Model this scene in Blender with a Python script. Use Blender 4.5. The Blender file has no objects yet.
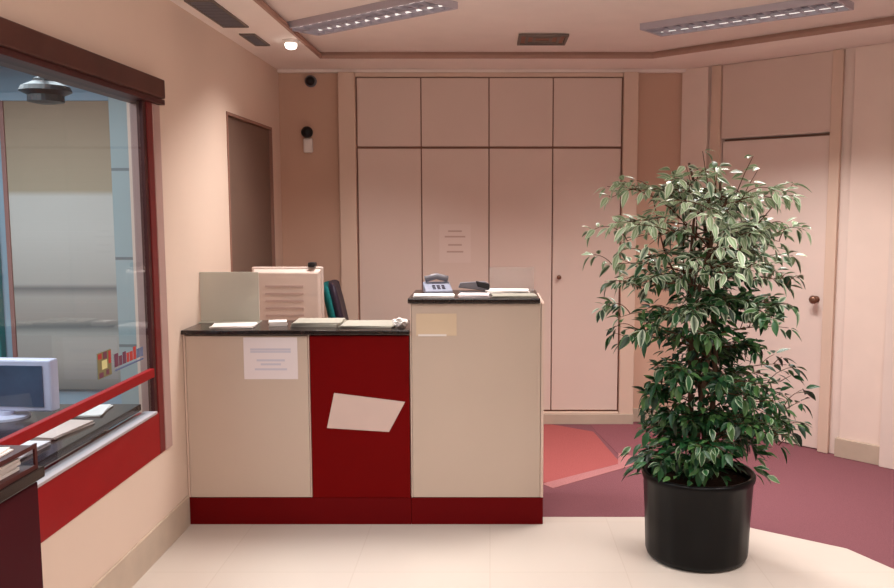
import bpy, bmesh, math, random
from mathutils import Vector, Matrix
random.seed(7)
PI = math.pi
col = bpy.context.scene.collection

# ------------------------------------------------------------------ materials
def mat(name, c, rough=0.6, spec=0.4, metal=0.0, var=0.0, scale=6.0, bump=0.0, emit=None, estr=0.0, detail=3.0):
    m = bpy.data.materials.new(name); m.use_nodes = True
    nt = m.node_tree; b = nt.nodes['Principled BSDF']
    b.inputs['Roughness'].default_value = rough
    b.inputs['Specular IOR Level'].default_value = spec
    b.inputs['Metallic'].default_value = metal
    tc = nt.nodes.new('ShaderNodeTexCoord')
    nz = nt.nodes.new('ShaderNodeTexNoise'); nz.inputs['Scale'].default_value = scale; nz.inputs['Detail'].default_value = detail
    nt.links.new(tc.outputs['Object'], nz.inputs['Vector'])
    rp = nt.nodes.new('ShaderNodeValToRGB')
    lo = [max(0, v * (1 - var)) for v in c[:3]] + [1]; hi = [min(1, v * (1 + var)) for v in c[:3]] + [1]
    rp.color_ramp.elements[0].color = lo; rp.color_ramp.elements[1].color = hi
    rp.color_ramp.elements[0].position = .3; rp.color_ramp.elements[1].position = .7
    nt.links.new(nz.outputs['Fac'], rp.inputs['Fac'])
    nt.links.new(rp.outputs['Color'], b.inputs['Base Color'])
    if bump:
        bp = nt.nodes.new('ShaderNodeBump'); bp.inputs['Strength'].default_value = bump; bp.inputs['Distance'].default_value = .01
        nt.links.new(nz.outputs['Fac'], bp.inputs['Height']); nt.links.new(bp.outputs['Normal'], b.inputs['Normal'])
    if emit:
        b.inputs['Emission Color'].default_value = (*emit, 1); b.inputs['Emission Strength'].default_value = estr
    return m

def srgb(r, g, b):
    f = lambda v: (v/255/12.92) if v/255 <= .04045 else ((v/255+.055)/1.055)**2.4
    return (f(r), f(g), f(b))

M = {}
M['wall'] = mat('wall_paint', srgb(222, 197, 180), .8, .15, var=.025, scale=1.5)
M['wallback'] = mat('back_wall_paint', srgb(204, 168, 148), .8, .15, var=.03, scale=1.5)
M['closet'] = mat('closet_laminate', srgb(220, 196, 184), .5, .25, var=.02, scale=2)
M['closetframe'] = mat('closet_frame_wood', srgb(218, 190, 172), .5, .25, var=.02, scale=2)
M['groove'] = mat('shadow_gap', srgb(150, 112, 98), .9, .1)
M['rightwall'] = mat('right_wall_paint', srgb(228, 208, 198), .75, .15, var=.02)
M['pilaster'] = mat('pilaster_paint', srgb(234, 212, 200), .7, .2, var=.02)
M['door'] = mat('door_laminate', srgb(228, 206, 196), .5, .25, var=.02, scale=2)
M['ceiling'] = mat('ceiling_paint', srgb(236, 220, 212), .85, .1, var=.02)
M['soffit'] = mat('soffit_paint', srgb(244, 230, 222), .85, .1, var=.02)
M['cornice'] = mat('tray_shadow_line', srgb(176, 140, 126), .8, .1, var=.05)
M['skirting'] = mat('skirting_stone', srgb(192, 172, 154), .5, .3, var=.06, scale=8)
M['cream'] = mat('cream_laminate', srgb(198, 177, 161), .5, .3, var=.02, scale=2)
M['creamedge'] = mat('cream_edge', srgb(220, 194, 178), .42, .3, var=.02)
M['red'] = mat('dark_red_laminate', srgb(108, 2, 3), .6, .08, var=.05, scale=3)
M['redkick'] = mat('red_plinth_laminate', srgb(100, 6, 9), .6, .08, var=.05, scale=3)
M['redframe'] = mat('red_painted_frame', srgb(146, 18, 22), .5, .2, var=.06, scale=4)
M['darkmaroon'] = mat('dark_maroon_frame', srgb(70, 30, 28), .45, .3, var=.1, scale=6)
M['maroon'] = mat('maroon_cabinet', srgb(62, 8, 18), .6, .1, var=.08, scale=3)
M['sillgrey'] = mat('pale_grey_sill', srgb(178, 166, 168), .5, .3)
M['postred'] = mat('dark_red_post', srgb(112, 34, 34), .45, .3, var=.06, scale=4)
M['mauve'] = mat('mauve_frame', srgb(180, 146, 138), .5, .3, var=.04)
M['header'] = mat('brown_header', srgb(78, 42, 34), .5, .3, var=.18, scale=5)
M['black'] = mat('black_stone', srgb(38, 30, 28), .18, .5, var=.15, scale=20)
M['blackplastic'] = mat('black_plastic', srgb(22, 20, 22), .4, .4)
M['pot'] = mat('black_glazed_pot', srgb(6, 5, 6), .35, .2, var=.1, scale=10)
M['soil'] = mat('soil', srgb(52, 36, 28), .95, .1, var=.4, scale=60, bump=.6)
M['bark'] = mat('bark', srgb(88, 66, 52), .85, .2, var=.25, scale=30, bump=.4)
M['twig'] = mat('twig', srgb(92, 62, 46), .8, .2, var=.2, scale=30)
M['white'] = mat('white_paper', srgb(236, 226, 220), .7, .2)
M['lavpaper'] = mat('lavender_white_paper', srgb(228, 214, 214), .7, .2)
M['pinkpaper'] = mat('pinkish_paper', srgb(210, 184, 174), .7, .2, var=.02)
M['fadedpaper'] = mat('faded_paper', srgb(224, 202, 192), .7, .2)
M['yellowpaper'] = mat('faded_yellow_paper', srgb(216, 192, 164), .6, .2, var=.03)
M['ink'] = mat('faded_blue_ink', srgb(204, 196, 206), .8, .1)
M['inkgrey'] = mat('faded_grey_ink', srgb(196, 166, 154), .8, .1)
M['beigeplastic'] = mat('beige_plastic', srgb(198, 178, 168), .5, .3, var=.02)
M['beigevent'] = mat('vent_slots', srgb(176, 152, 144), .7, .2)
M['lav'] = mat('lavender_grey_plastic', srgb(205, 202, 222), .4, .4)
M['bluegrey'] = mat('blue_grey_plastic', srgb(138, 140, 156), .4, .3)
M['greyplastic'] = mat('grey_plastic', srgb(120, 116, 122), .4, .4)
M['greypaper'] = mat('grey_green_folder', srgb(166, 160, 148), .6, .2, var=.05)
M['teal'] = mat('teal_fabric', srgb(24, 104, 104), .8, .2, var=.15, scale=40)
M['purpleplastic'] = mat('dark_purple_shell', srgb(46, 34, 48), .5, .3)
M['chrome'] = mat('brushed_steel', srgb(170, 165, 165), .3, .5, metal=.9)
M['bronze'] = mat('bronze_knob', srgb(128, 92, 74), .35, .5, metal=.6)
M['louvre'] = mat('louvre_metal', srgb(186, 176, 184), .5, .3, metal=.1)
M['louvredark'] = mat('louvre_recess', srgb(120, 112, 122), .7, .2)
M['vent'] = mat('vent_grey', srgb(118, 104, 96), .6, .3)
M['tube'] = mat('tube_lamp', (1, 1, 1), .5, emit=(1, .96, .9), estr=.9)
M['spotglow'] = mat('spot_lamp', (1, 1, 1), .5, emit=(1, .93, .85), estr=8)
M['browndoor'] = mat('brown_door', srgb(116, 92, 80), .55, .25, var=.05, scale=3)
M['shutter'] = None
M['officeblue'] = mat('office_blue_grey', srgb(150, 168, 182), .7, .2, var=.06, scale=2)
M['tealpost'] = mat('teal_post', srgb(60, 130, 130), .5, .3)
M['pinkpost'] = mat('brown_pink_post', srgb(150, 105, 98), .5, .3)
M['officefloor'] = mat('office_floor', srgb(130, 110, 104), .7, .2)
M['screen'] = mat('dark_blue_screen', srgb(72, 90, 112), .15, .6, var=.25, scale=7)
M['palescreen'] = mat('pale_blue_reflection', srgb(190, 212, 240), .3, .4)
M['navy'] = mat('navy_reflection', srgb(34, 34, 66), .35, .4)
M['decalred'] = mat('decal_red', srgb(178, 66, 62), .6, .2)
M['decalplum'] = mat('decal_plum', srgb(112, 66, 84), .6, .2)
M['decalblue'] = mat('decal_slate', srgb(104, 112, 140), .6, .2)
M['decalolive'] = mat('decal_olive', srgb(126, 118, 84), .6, .2)
M['decalcream'] = mat('decal_cream', srgb(214, 208, 150), .6, .2)

def banded(name, stops, axis='Z', z0=0, z1=1, freq=0):
    m = bpy.data.materials.new(name); m.use_nodes = True; nt = m.node_tree; b = nt.nodes['Principled BSDF']
    b.inputs['Roughness'].default_value = .6; b.inputs['Specular IOR Level'].default_value = .2
    tc = nt.nodes.new('ShaderNodeTexCoord'); sp = nt.nodes.new('ShaderNodeSeparateXYZ')
    nt.links.new(tc.outputs['Object'], sp.inputs[0])
    mr = nt.nodes.new('ShaderNodeMapRange'); mr.inputs[1].default_value = z0; mr.inputs[2].default_value = z1
    nt.links.new(sp.outputs[axis], mr.inputs[0])
    rp = nt.nodes.new('ShaderNodeValToRGB'); nt.links.new(mr.outputs[0], rp.inputs[0])
    e = rp.color_ramp.elements
    while len(e) > 1: e.remove(e[-1])
    e[0].position = stops[0][0]; e[0].color = (*stops[0][1], 1)
    for p, c in stops[1:]:
        n = e.new(p); n.color = (*c, 1)
    out = rp.outputs[0]
    if freq:
        ml = nt.nodes.new('ShaderNodeMath'); ml.operation = 'MULTIPLY'; ml.inputs[1].default_value = freq
        nt.links.new(sp.outputs[axis], ml.inputs[0])
        fr = nt.nodes.new('ShaderNodeMath'); fr.operation = 'FRACT'; nt.links.new(ml.outputs[0], fr.inputs[0])
        bp = nt.nodes.new('ShaderNodeBump'); bp.inputs['Strength'].default_value = .3; bp.inputs['Distance'].default_value = .01
        nt.links.new(fr.outputs[0], bp.inputs['Height']); nt.links.new(bp.outputs[0], b.inputs['Normal'])
    nt.links.new(out, b.inputs['Base Color'])
    return m
# roller shutter beyond the window: slats of several greys
_t = srgb(168, 150, 128); _l = srgb(196, 188, 180); _d = srgb(118, 116, 114)
M['shutter'] = banded('roller_shutter', [(0, _d), (.10, srgb(170, 160, 152)), (.20, srgb(176, 168, 160)), (.225, _d), (.25, srgb(160, 150, 142)),
      (.33, srgb(172, 164, 156)), (.36, _d), (.375, srgb(178, 170, 162)), (.55, _l), (.68, _l), (.70, _t), (1, srgb(158, 132, 110))], z0=.3, z1=2.32, freq=14)
M['bluetile'] = None
def tile_mat(name, c, grout, sx, sy, rough, mortar=.006, var=.03, vec_rot=0):
    m = bpy.data.materials.new(name); m.use_nodes = True; nt = m.node_tree; b = nt.nodes['Principled BSDF']
    b.inputs['Roughness'].default_value = rough; b.inputs['Specular IOR Level'].default_value = .35
    tc = nt.nodes.new('ShaderNodeTexCoord'); mp = nt.nodes.new('ShaderNodeMapping'); mp.inputs['Rotation'].default_value = (vec_rot, 0, 0)
    nt.links.new(tc.outputs['Object'], mp.inputs[0])
    br = nt.nodes.new('ShaderNodeTexBrick'); br.offset = 0; br.inputs['Scale'].default_value = 1
    br.inputs['Brick Width'].default_value = sx; br.inputs['Row Height'].default_value = sy
    br.inputs['Mortar Size'].default_value = mortar; br.inputs['Mortar Smooth'].default_value = .3
    br.inputs['Color1'].default_value = (*[v*(1-var) for v in c], 1); br.inputs['Color2'].default_value = (*[v*(1+var) for v in c], 1)
    br.inputs['Mortar'].default_value = (*grout, 1)
    nt.links.new(mp.outputs[0], br.inputs['Vector']); nt.links.new(br.outputs['Color'], b.inputs['Base Color'])
    return m
M['tilefloor'] = tile_mat('cream_floor_tile', srgb(206, 193, 182), srgb(200, 186, 174), .6, .6, .22, mortar=.003, var=.015)
M['bluetile'] = tile_mat('pale_blue_panel', srgb(156, 166, 166), srgb(112, 118, 120), 1.5, .62, .4, mortar=.012, vec_rot=PI/2)

def carpet_mat(name, c):
    m = mat(name, c, .95, .05, var=.10, scale=160, bump=.5, detail=2); return m
M['carpet'] = carpet_mat('mauve_carpet', srgb(126, 80, 86))
M['carpetred'] = carpet_mat('red_carpet', srgb(164, 88, 86))
M['carpetdark'] = carpet_mat('dark_plum_carpet', srgb(134, 82, 88))
M['carpetpink'] = carpet_mat('pink_carpet', srgb(172, 116, 116))

def glass_mat(name, tint=(.92, .96, .97), refl=.08):
    m = bpy.data.materials.new(name); m.use_nodes = True; nt = m.node_tree; nt.nodes.clear()
    o = nt.nodes.new('ShaderNodeOutputMaterial'); t = nt.nodes.new('ShaderNodeBsdfTransparent'); g = nt.nodes.new('ShaderNodeBsdfGlossy')
    t.inputs[0].default_value = (*tint, 1); g.inputs['Roughness'].default_value = .03
    mx = nt.nodes.new('ShaderNodeMixShader'); fr = nt.nodes.new('ShaderNodeFresnel'); fr.inputs[0].default_value = 1.45
    nt.links.new(fr.outputs[0], mx.inputs[0]); nt.links.new(t.outputs[0], mx.inputs[1]); nt.links.new(g.outputs[0], mx.inputs[2])
    nt.links.new(mx.outputs[0], o.inputs[0]); return m
M['glass'] = glass_mat('window_glass')
def frosted_mat(name, c, alpha):
    m = bpy.data.materials.new(name); m.use_nodes = True; nt = m.node_tree; nt.nodes.clear()
    o = nt.nodes.new('ShaderNodeOutputMaterial'); t = nt.nodes.new('ShaderNodeBsdfTransparent'); d = nt.nodes.new('ShaderNodeBsdfPrincipled')
    d.inputs['Base Color'].default_value = (*c, 1); d.inputs['Roughness'].default_value = .35
    mx = nt.nodes.new('ShaderNodeMixShader'); mx.inputs[0].default_value = alpha
    nt.links.new(t.outputs[0], mx.inputs[1]); nt.links.new(d.outputs[0], mx.inputs[2]); nt.links.new(mx.outputs[0], o.inputs[0]); return m
M['frost'] = frosted_mat('frosted_acrylic', srgb(206, 204, 192), .82)
M['acrylic'] = frosted_mat('clear_acrylic', srgb(200, 190, 186), .22)

def leaf_mat():
    m = bpy.data.materials.new('variegated_leaf'); m.use_nodes = True; nt = m.node_tree; b = nt.nodes['Principled BSDF']
    a = nt.nodes.new('ShaderNodeAttribute'); a.attribute_name = 'leafcol'
    nt.links.new(a.outputs['Color'], b.inputs['Base Color']); b.inputs['Roughness'].default_value = .38
    b.inputs['Specular IOR Level'].default_value = .4
    return m
M['leaf'] = leaf_mat()

# ------------------------------------------------------------------ mesh helpers
def link(name, bm, m, parent=None, smooth=False, bevel=0):
    me = bpy.data.meshes.new(name)
    bmesh.ops.recalc_face_normals(bm, faces=bm.faces) if smooth is not None else None
    bm.to_mesh(me); bm.free()
    for mm in (m if isinstance(m, (list, tuple)) else [m]): me.materials.append(mm)
    o = bpy.data.objects.new(name, me); col.objects.link(o)
    if smooth:
        for p in me.polygons: p.use_smooth = True
    if parent: o.parent = parent
    if bevel:
        bv = o.modifiers.new('bevel', 'BEVEL'); bv.width = bevel; bv.segments = 2; bv.limit_method = 'ANGLE'
    return o
def bx(bm, x0, x1, y0, y1, z0, z1, mi=0):
    v = [bm.verts.new((x, y, z)) for x in (x0, x1) for y in (y0, y1) for z in (z0, z1)]
    for f in ((0,1,3,2), (4,6,7,5), (0,4,5,1), (2,3,7,6), (0,2,6,4), (1,5,7,3)):
        bm.faces.new([v[i] for i in f]).material_index = mi
def box(name, m, x0, x1, y0, y1, z0, z1, parent=None, bevel=.002):
    bm = bmesh.new(); bx(bm, x0, x1, y0, y1, z0, z1); return link(name, bm, m, parent, bevel=bevel)
def prism(bm, pts, z0, z1, mi=0):
    a = [bm.verts.new((x, y, z0)) for x, y in pts]; b = [bm.verts.new((x, y, z1)) for x, y in pts]
    n = len(pts)
    for f in [bm.faces.new(a[::-1]), bm.faces.new(b)] + [bm.faces.new((a[i], a[(i+1) % n], b[(i+1) % n], b[i])) for i in range(n)]: f.material_index = mi
def xzprism(bm, pts, y0, y1, mi=0):
    a = [bm.verts.new((x, y0, z)) for x, z in pts]; b = [bm.verts.new((x, y1, z)) for x, z in pts]
    n = len(pts)
    for f in [bm.faces.new(a[::-1]), bm.faces.new(b)] + [bm.faces.new((a[i], a[(i+1) % n], b[(i+1) % n], b[i])) for i in range(n)]: f.material_index = mi
def lathe(bm, prof, n=32, c=(0,0,0), axis='z'):
    rings = []
    for r, z in prof:
        ring = []
        for i in range(n):
            t = 2*PI*i/n; p = (r*math.cos(t), r*math.sin(t), z)
            if axis == 'y': p = (p[0], p[2], p[1])
            if axis == 'x': p = (p[2], p[0], p[1])
            ring.append(bm.verts.new((p[0]+c[0], p[1]+c[1], p[2]+c[2])))
        rings.append(ring)
    for a, b in zip(rings, rings[1:]):
        for i in range(n): bm.faces.new((a[i], a[(i+1) % n], b[(i+1) % n], b[i]))
    bm.faces.new(rings[0][::-1]); bm.faces.new(rings[-1])
def tube(bm, pts, r0, r1, n=7):
    pts = [Vector(p) for p in pts]; rings = []; k = len(pts)
    for i, p in enumerate(pts):
        d = (pts[min(i+1, k-1)] - pts[max(i-1, 0)]).normalized()
        u = d.cross(Vector((0.3, 1, .2))).normalized(); w = d.cross(u)
        r = r0 + (r1-r0)*i/(k-1)
        rings.append([bm.verts.new(p + (u*math.cos(2*PI*j/n) + w*math.sin(2*PI*j/n))*r) for j in range(n)])
    for a, b in zip(rings, rings[1:]):
        for i in range(n): bm.faces.new((a[i], a[(i+1) % n], b[(i+1) % n], b[i]))
    bm.faces.new(rings[0][::-1]); bm.faces.new(rings[-1])
def thing(name, label, cat, loc=(0,0,0), rz=0, group=None, kind=None):
    o = bpy.data.objects.new(name, None); o.empty_display_size = .1; col.objects.link(o)
    o.location = loc; o.rotation_euler = (0, 0, rz)
    if label: o['label'] = label
    if cat: o['category'] = cat
    if group: o['group'] = group
    if kind: o['kind'] = kind
    return o
def tag(o, label, cat, group=None):
    o['label'] = label; o['category'] = cat
    if group: o['group'] = group
    return o
def place(o, loc, rz=0, rx=0, ry=0):
    o.location = loc; o.rotation_euler = (rx, ry, rz); return o
def struct(o, label=None, cat=None):
    o['kind'] = 'structure'
    if label: o['label'] = label
    if cat: o['category'] = cat
    return o

XL, YB, S, ZC, ZT = -1.525, 6.25, 7.65, 2.58, 2.625
XR = 4.4; Y0 = -2.2
XO = -4.6                                     # office far side
cx = S - YB                                    # corner X of back and slanted wall

# ------------------------------------------------------------------ floor
bm = bmesh.new(); prism(bm, [(XL, Y0), (2.3, Y0), (2.05, 3.1), (1.80, 3.62), (1.68, 3.86), (1.32, 4.11), (1.17, 4.27), (XL, 4.27)], -.1, 0)
struct(link('floor', bm, M['tilefloor']), 'glossy cream tiled floor in front of the reception desk', 'floor')
bm = bmesh.new()
prism(bm, [(XL, 4.27), (1.17, 4.27), (1.32, 4.11), (1.68, 3.86), (1.80, 3.62), (2.05, 3.1), (2.3, Y0), (XR, Y0), (XR, 3.25+.2), (cx+.2, YB), (XL, YB)], -.1, -.001)
cf = struct(link('floor_carpet', bm, M['carpet']), 'mauve carpet beyond the tiled area', 'floor')
bm = bmesh.new(); prism(bm, [(-.2, 4.62), (.34, 4.83), (.82, 5.20), (.74, 5.95), (.45, 6.16), (-.2, 6.16)], -.002, .001)
link('red_inlay', bm, M['carpetred'], cf)
bm = bmesh.new(); prism(bm, [(.30, 4.80), (.36, 4.72), (1.02, 5.26), (.84, 5.42), (.80, 5.18)], -.002, .0015)
link('pink_inlay', bm, M['carpetpink'], cf)
bm = bmesh.new(); prism(bm, [(.76, 5.95), (.84, 5.36), (1.04, 5.28), (1.30, 5.9), (1.2, 6.16), (.74, 6.16)], -.002, .001)
link('dark_inlay', bm, M['carpetdark'], cf)

# ------------------------------------------------------------------ walls
# left wall with window opening Y .2 .. 3.92, z .48 .. 2.10 and a door opening
WY0, WY1, WZ0, WZ1 = .3, 3.96, .465, 2.10
bm = bmesh.new()
T = .14
bx(bm, XL-T, XL, Y0-T, WY0, 0, 2.7); bx(bm, XL-T, XL, WY0, WY1, 0, WZ0); bx(bm, XL-T, XL, WY0, WY1, WZ1, 2.7)
bx(bm, XL-T, XL, WY1, 4.99, 0, 2.7); bx(bm, XL-T, XL, 4.99, 6.01, 2.15, 2.7); bx(bm, XL-T, XL, 6.01, YB+T, 0, 2.7)
struct(link('wall_left', bm, M['wall']), 'plain pinkish-cream wall with the framed window and brown door', 'wall')
box_ = box('baseboard_left', M['skirting'], XL, XL+.012, Y0, 4.155, 0, .155); struct(box_, 'grey-beige skirting along the left wall', 'baseboard')
struct(box('wall_back', M['wallback'], XL-T, cx+.2, YB, YB+T, 0, 2.7, bevel=0), 'tan wall behind the fitted closet', 'wall')
struct(box('wall_rear', M['wall'], XL-T, XR+T, Y0-T, Y0, 0, 2.7, bevel=0), 'plain wall facing the reception', 'wall')
struct(box('wall_side', M['rightwall'], XR, XR+T, Y0-T, 3.4, 0, 2.7, bevel=0), 'plain far right wall', 'wall')
bb = box('baseboard_back', M['skirting'], XL+.002, -1.10, YB-.014, YB, 0, .10); struct(bb, 'low skirting at the back left corner', 'baseboard')
bb = box('baseboard_back', M['skirting'], 1.07, cx-.02, YB-.014, YB, 0, .10); struct(bb, 'low skirting behind the potted fig', 'baseboard')

# slanted wall: a rotated frame. local x runs along the wall towards the camera side, local y points into the wall
RZ = -PI/4
def slant(name, label=None, cat=None, kind='structure'):
    return thing(name, label, cat, (cx, YB, 0), RZ, kind=kind)
LW = (XR - cx)*math.sqrt(2) + .1
w = slant('wall_right', 'slanted pinkish wall at the right with door and pilasters', 'wall')
bm = bmesh.new()
DX0, DX1, DZ = .31, 1.09, 2.06
bx(bm, -.05, DX0, 0, T, 0, 2.7); bx(bm, DX1, LW, 0, T, 0, 2.7); bx(bm, DX0, DX1, 0, T, 2.075, 2.7)
link('wall_panel', bm, M['rightwall'], w)
t1 = slant('trim_1', 'pale narrow pilaster at the corner left of the right door', 'trim')
box('pilaster', M['pilaster'], .005, .215, -.035, 0, 0, 2.578, t1)
t2 = slant('trim_2', 'broad pale pilaster right of the right door with a grey foot block', 'trim')
box('pilaster', M['pilaster'], 1.235, 1.50, -.035, 0, .12, 2.578, t2)
box('foot_block', M['skirting'], 1.215, 1.50, -.055, 0, 0, .12, t2)
t3 = slant('trim_3', 'raised pinkish panel at the right edge beside the pilaster', 'trim')
box('panel', M['rightwall'], 1.502, 2.9, -.075, 0, 0, 2.578, t3)
d = slant('door_1', 'tall pinkish flush door with transom panel in the slanted wall', 'door')
bm = bmesh.new(); bx(bm, DX0-.07, DX0, -.03, 0, 0, 2.5785); bx(bm, DX1, DX1+.07, -.03, 0, 0, 2.5785)
link('door_frame', bm, M['closetframe'], d, bevel=.004)
box('door_leaf', M['door'], DX0+.006, DX1-.006, .012, .05, .006, 2.055, d)
box('transom_panel', M['closet'], DX0+.006, DX1-.006, -.012, -.001, 2.085, 2.576, d)
box('shadow_gap', M['groove'], DX0, DX1, .05, .06, 0, 2.072, d)
hd = thing('door_handle', None, None); hd.parent = d
bm = bmesh.new(); lathe(bm, [(.022, 0), (.022, -.008), (.009, -.009), (.009, -.035), (.024, -.042), (.028, -.055), (.018, -.068), (0.004, -.07)], 20, (DX1-.06, .012, 1.0), 'y')
ho = link('knob', bm, M['bronze'], hd, smooth=True)

# ------------------------------------------------------------------ ceiling: dropped soffit ring around a raised tray
tray = [(-1.13, 1.0), (2.9, 1.0), (3.35, 3.78), (1.03, 5.68+.12), (-1.13, 5.80)]
tray = [(-1.13, .6), (3.0, .6), (3.0, 3.90), (1.08, 5.78), (-1.13, 5.78)]
bm = bmesh.new()
outer = [(XL, Y0), (XR, Y0), (XR, 3.4), (cx+.1, YB), (XL, YB)]
bo = [bm.verts.new((x, y, ZC)) for x, y in outer]; bi = [bm.verts.new((x, y, ZC)) for x, y in tray]
for i in range(5): bm.faces.new((bo[i], bo[(i+1) % 5], bi[(i+1) % 5], bi[i]))
r = bmesh.ops.extrude_face_region(bm, geom=bm.faces[:]); bmesh.ops.translate(bm, verts=[g for g in r['geom'] if isinstance(g, bmesh.types.BMVert)], vec=(0, 0, .13))
struct(link('ceiling_soffit', bm, M['soffit']), 'dropped cream soffit running round the ceiling edge', 'ceiling')
bm = bmesh.new(); bx(bm, XL-T, XR+T, Y0-T, YB+T, ZT, ZT+.1)
struct(link('ceiling', bm, M['ceiling']), 'raised flat centre of the ceiling', 'ceiling')
# strip along the tray step, coloured brown for its groove shadow
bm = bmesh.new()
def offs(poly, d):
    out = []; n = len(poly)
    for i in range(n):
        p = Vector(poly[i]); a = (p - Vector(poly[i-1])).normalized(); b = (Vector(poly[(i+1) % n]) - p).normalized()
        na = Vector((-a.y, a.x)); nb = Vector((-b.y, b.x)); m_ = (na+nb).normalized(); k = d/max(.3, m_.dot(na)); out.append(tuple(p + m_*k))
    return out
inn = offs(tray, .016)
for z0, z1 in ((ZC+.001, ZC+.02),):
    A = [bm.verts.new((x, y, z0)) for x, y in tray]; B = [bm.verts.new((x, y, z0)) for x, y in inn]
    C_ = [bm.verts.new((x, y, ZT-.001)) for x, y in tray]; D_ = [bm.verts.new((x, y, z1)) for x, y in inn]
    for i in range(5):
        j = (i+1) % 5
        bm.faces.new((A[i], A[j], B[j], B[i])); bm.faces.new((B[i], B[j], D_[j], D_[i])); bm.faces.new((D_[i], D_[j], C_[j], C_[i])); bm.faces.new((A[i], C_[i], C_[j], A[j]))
struct(link('trim_4', bm, M['cornice']), 'thin brown strip standing for the shadow line around the raised ceiling', 'trim')
# small cove where wall meets soffit
struct(box('trim_5', M['soffit'], XL+.005, cx+.05, YB-.05, YB, ZC-.022, ZC-.001), 'slim cream cornice above the closet', 'trim')

# ------------------------------------------------------------------ louvred fluorescent fittings
def fixture(x, y, rz, label, group=None, lamps=True):
    f = thing('louvre_light', label, 'ceiling light', (x, y, ZT), rz, 'louvred fluorescent ceiling lights')
    L, W = .54, .125
    bm = bmesh.new()
    bx(bm, -L, L, -W, -W+.015, -.035, 0); bx(bm, -L, L, W-.015, W, -.035, 0); bx(bm, -L, -L+.015, -W+.015, W-.015, -.035, 0); bx(bm, L-.015, L, -W+.015, W-.015, -.035, 0)
    link('frame', bm, M['louvre'], f)
    box('reflector', M['louvredark'], -L+.015, L-.015, -W+.015, W-.015, -.006, -.001, f, 0)
    for k in (-.07, .07):
        bm = bmesh.new(); lathe(bm, [(.008, -L+.03), (.008, L-.03)], 10, (0, k, -.015), 'x'); link('tube_lamp', bm, M['tube'], f, smooth=True)
    bm = bmesh.new()
    n = 14
    for i in range(1, n):
        xx = -L + 2*L*i/n
        bx(bm, xx-.002, xx+.002, -W+.015, W-.015, -.034, -.010)
    bx(bm, -L+.015, L-.015, -.003, .003, -.034, -.022)
    link('louvre', bm, M['louvre'], f)
    return f
fixture(-.66, 4.64, math.radians(-39), 'louvred fluorescent light on the ceiling above the left side of the desk')
fixture(1.34, 4.66, math.radians(-39), 'louvred fluorescent light on the ceiling nearest the potted fig and right door')

# round-edged air diffuser in tray
t = thing('air_diffuser', 'small dark square air diffuser set flat in the ceiling centre', 'vent', (.32, 5.32, ZT-.004))
bm = bmesh.new()
for k, a in enumerate((.15, .105, .06)):
    bb_ = a-.018
    for s in (-1, 1):
        bx(bm, -a, a, min(s*a, s*bb_), max(s*a, s*bb_), -.012+.003*k, 0); bx(bm, min(s*a, s*bb_), max(s*a, s*bb_), -bb_, bb_, -.012+.003*k, 0)
link('blades', bm, M['vent'], t); box('core', M['groove'], -.13, .13, -.13, .13, -.002, .002, t, 0)

def grille(name, label, x, y, L, W):
    t = thing(name, label, 'vent', (x, y, ZC))
    bm = bmesh.new()
    for s in (-1, 1):
        bx(bm, min(s*W, s*(W-.012)), max(s*W, s*(W-.012)), -L, L, -.008, 0); bx(bm, -W+.012, W-.012, min(s*L, s*(L-.012)), max(s*L, s*(L-.012)), -.008, 0)
    link('frame', bm, M['vent'], t)
    bm = bmesh.new(); n = int(L*2/.035)
    for i in range(n):
        yy = -L+.02+(2*L-.04)*(i+.5)/n; bx(bm, -W+.012, W-.012, yy-.004, yy+.004, -.007, -.001)
    link('slats', bm, M['greyplastic'], t); box('backing', M['groove'], -W+.012, W-.012, -L+.012, L-.012, -.001, .001, t, 0)
grille('ceiling_grille', 'dark slatted ceiling grille above the left wall, nearer of two', -1.385, 4.46, .30, .07)
grille('ceiling_grille', 'small grey ceiling grille just before the left corner spotlight', -1.38, 5.12, .17, .045)

t = thing('spotlight', 'small bright spotlight on the soffit edge at the upper left', 'spotlight', (-1.175, 5.14, ZC))
bm = bmesh.new(); lathe(bm, [(.045, 0), (.045, -.012), (.036, -.02), (.034, -.022)], 24); link('ring', bm, M['white'], t, smooth=True)
bm = bmesh.new(); lathe(bm, [(.034, -.0225), (.034, -.035), (.028, -.048), (.008, -.054)], 24); link('lamp', bm, M['spotglow'], t, smooth=True)

# ------------------------------------------------------------------ fitted closet on back wall
YC = 6.205
t = thing('fitted_closet', 'full height pinkish fitted closet with four tall and four upper doors', 'closet', (0, YC, 0))
bm = bmesh.new()
bx(bm, -1.085, -.965, -.03, .044, .0, 2.556); bx(bm, .955, 1.06, -.03, .044, .0, 2.556); bx(bm, -.965, .955, -.01, .044, 2.525, 2.556); bx(bm, -.965, .955, -.02, .044, 0, .085)
link('frame', bm, M['closetframe'], t, bevel=.005)
box('carcass', M['groove'], -.965, .955, .020, .044, .085, 2.525, t, 0)
xs = [-.958, -.496, -.007, .453, .948]
for i in range(4):
    box('upper_door', M['closet'], xs[i]+.004, xs[i+1]-.004, 0, .02, 2.035, 2.518, t, .003)
    dd = box('door', M['closet'], xs[i]+.004, xs[i+1]-.004, 0, .02, .098, 2.018, t, .003)
    if i == 3:
        bm = bmesh.new(); lathe(bm, [(.007, 0), (.007, -.014), (.016, -.02), (.017, -.028), (.010, -.034)], 18, (xs[i]+.05, 0, 1.09), 'y')
        link('knob', bm, M['bronze'], dd, smooth=True)
bb = box('baseboard_closet', M['skirting'], -1.085, 1.06, YC-.045, YC-.031, 0, .075); struct(bb, 'low pale skirting below the closet', 'baseboard')

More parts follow.
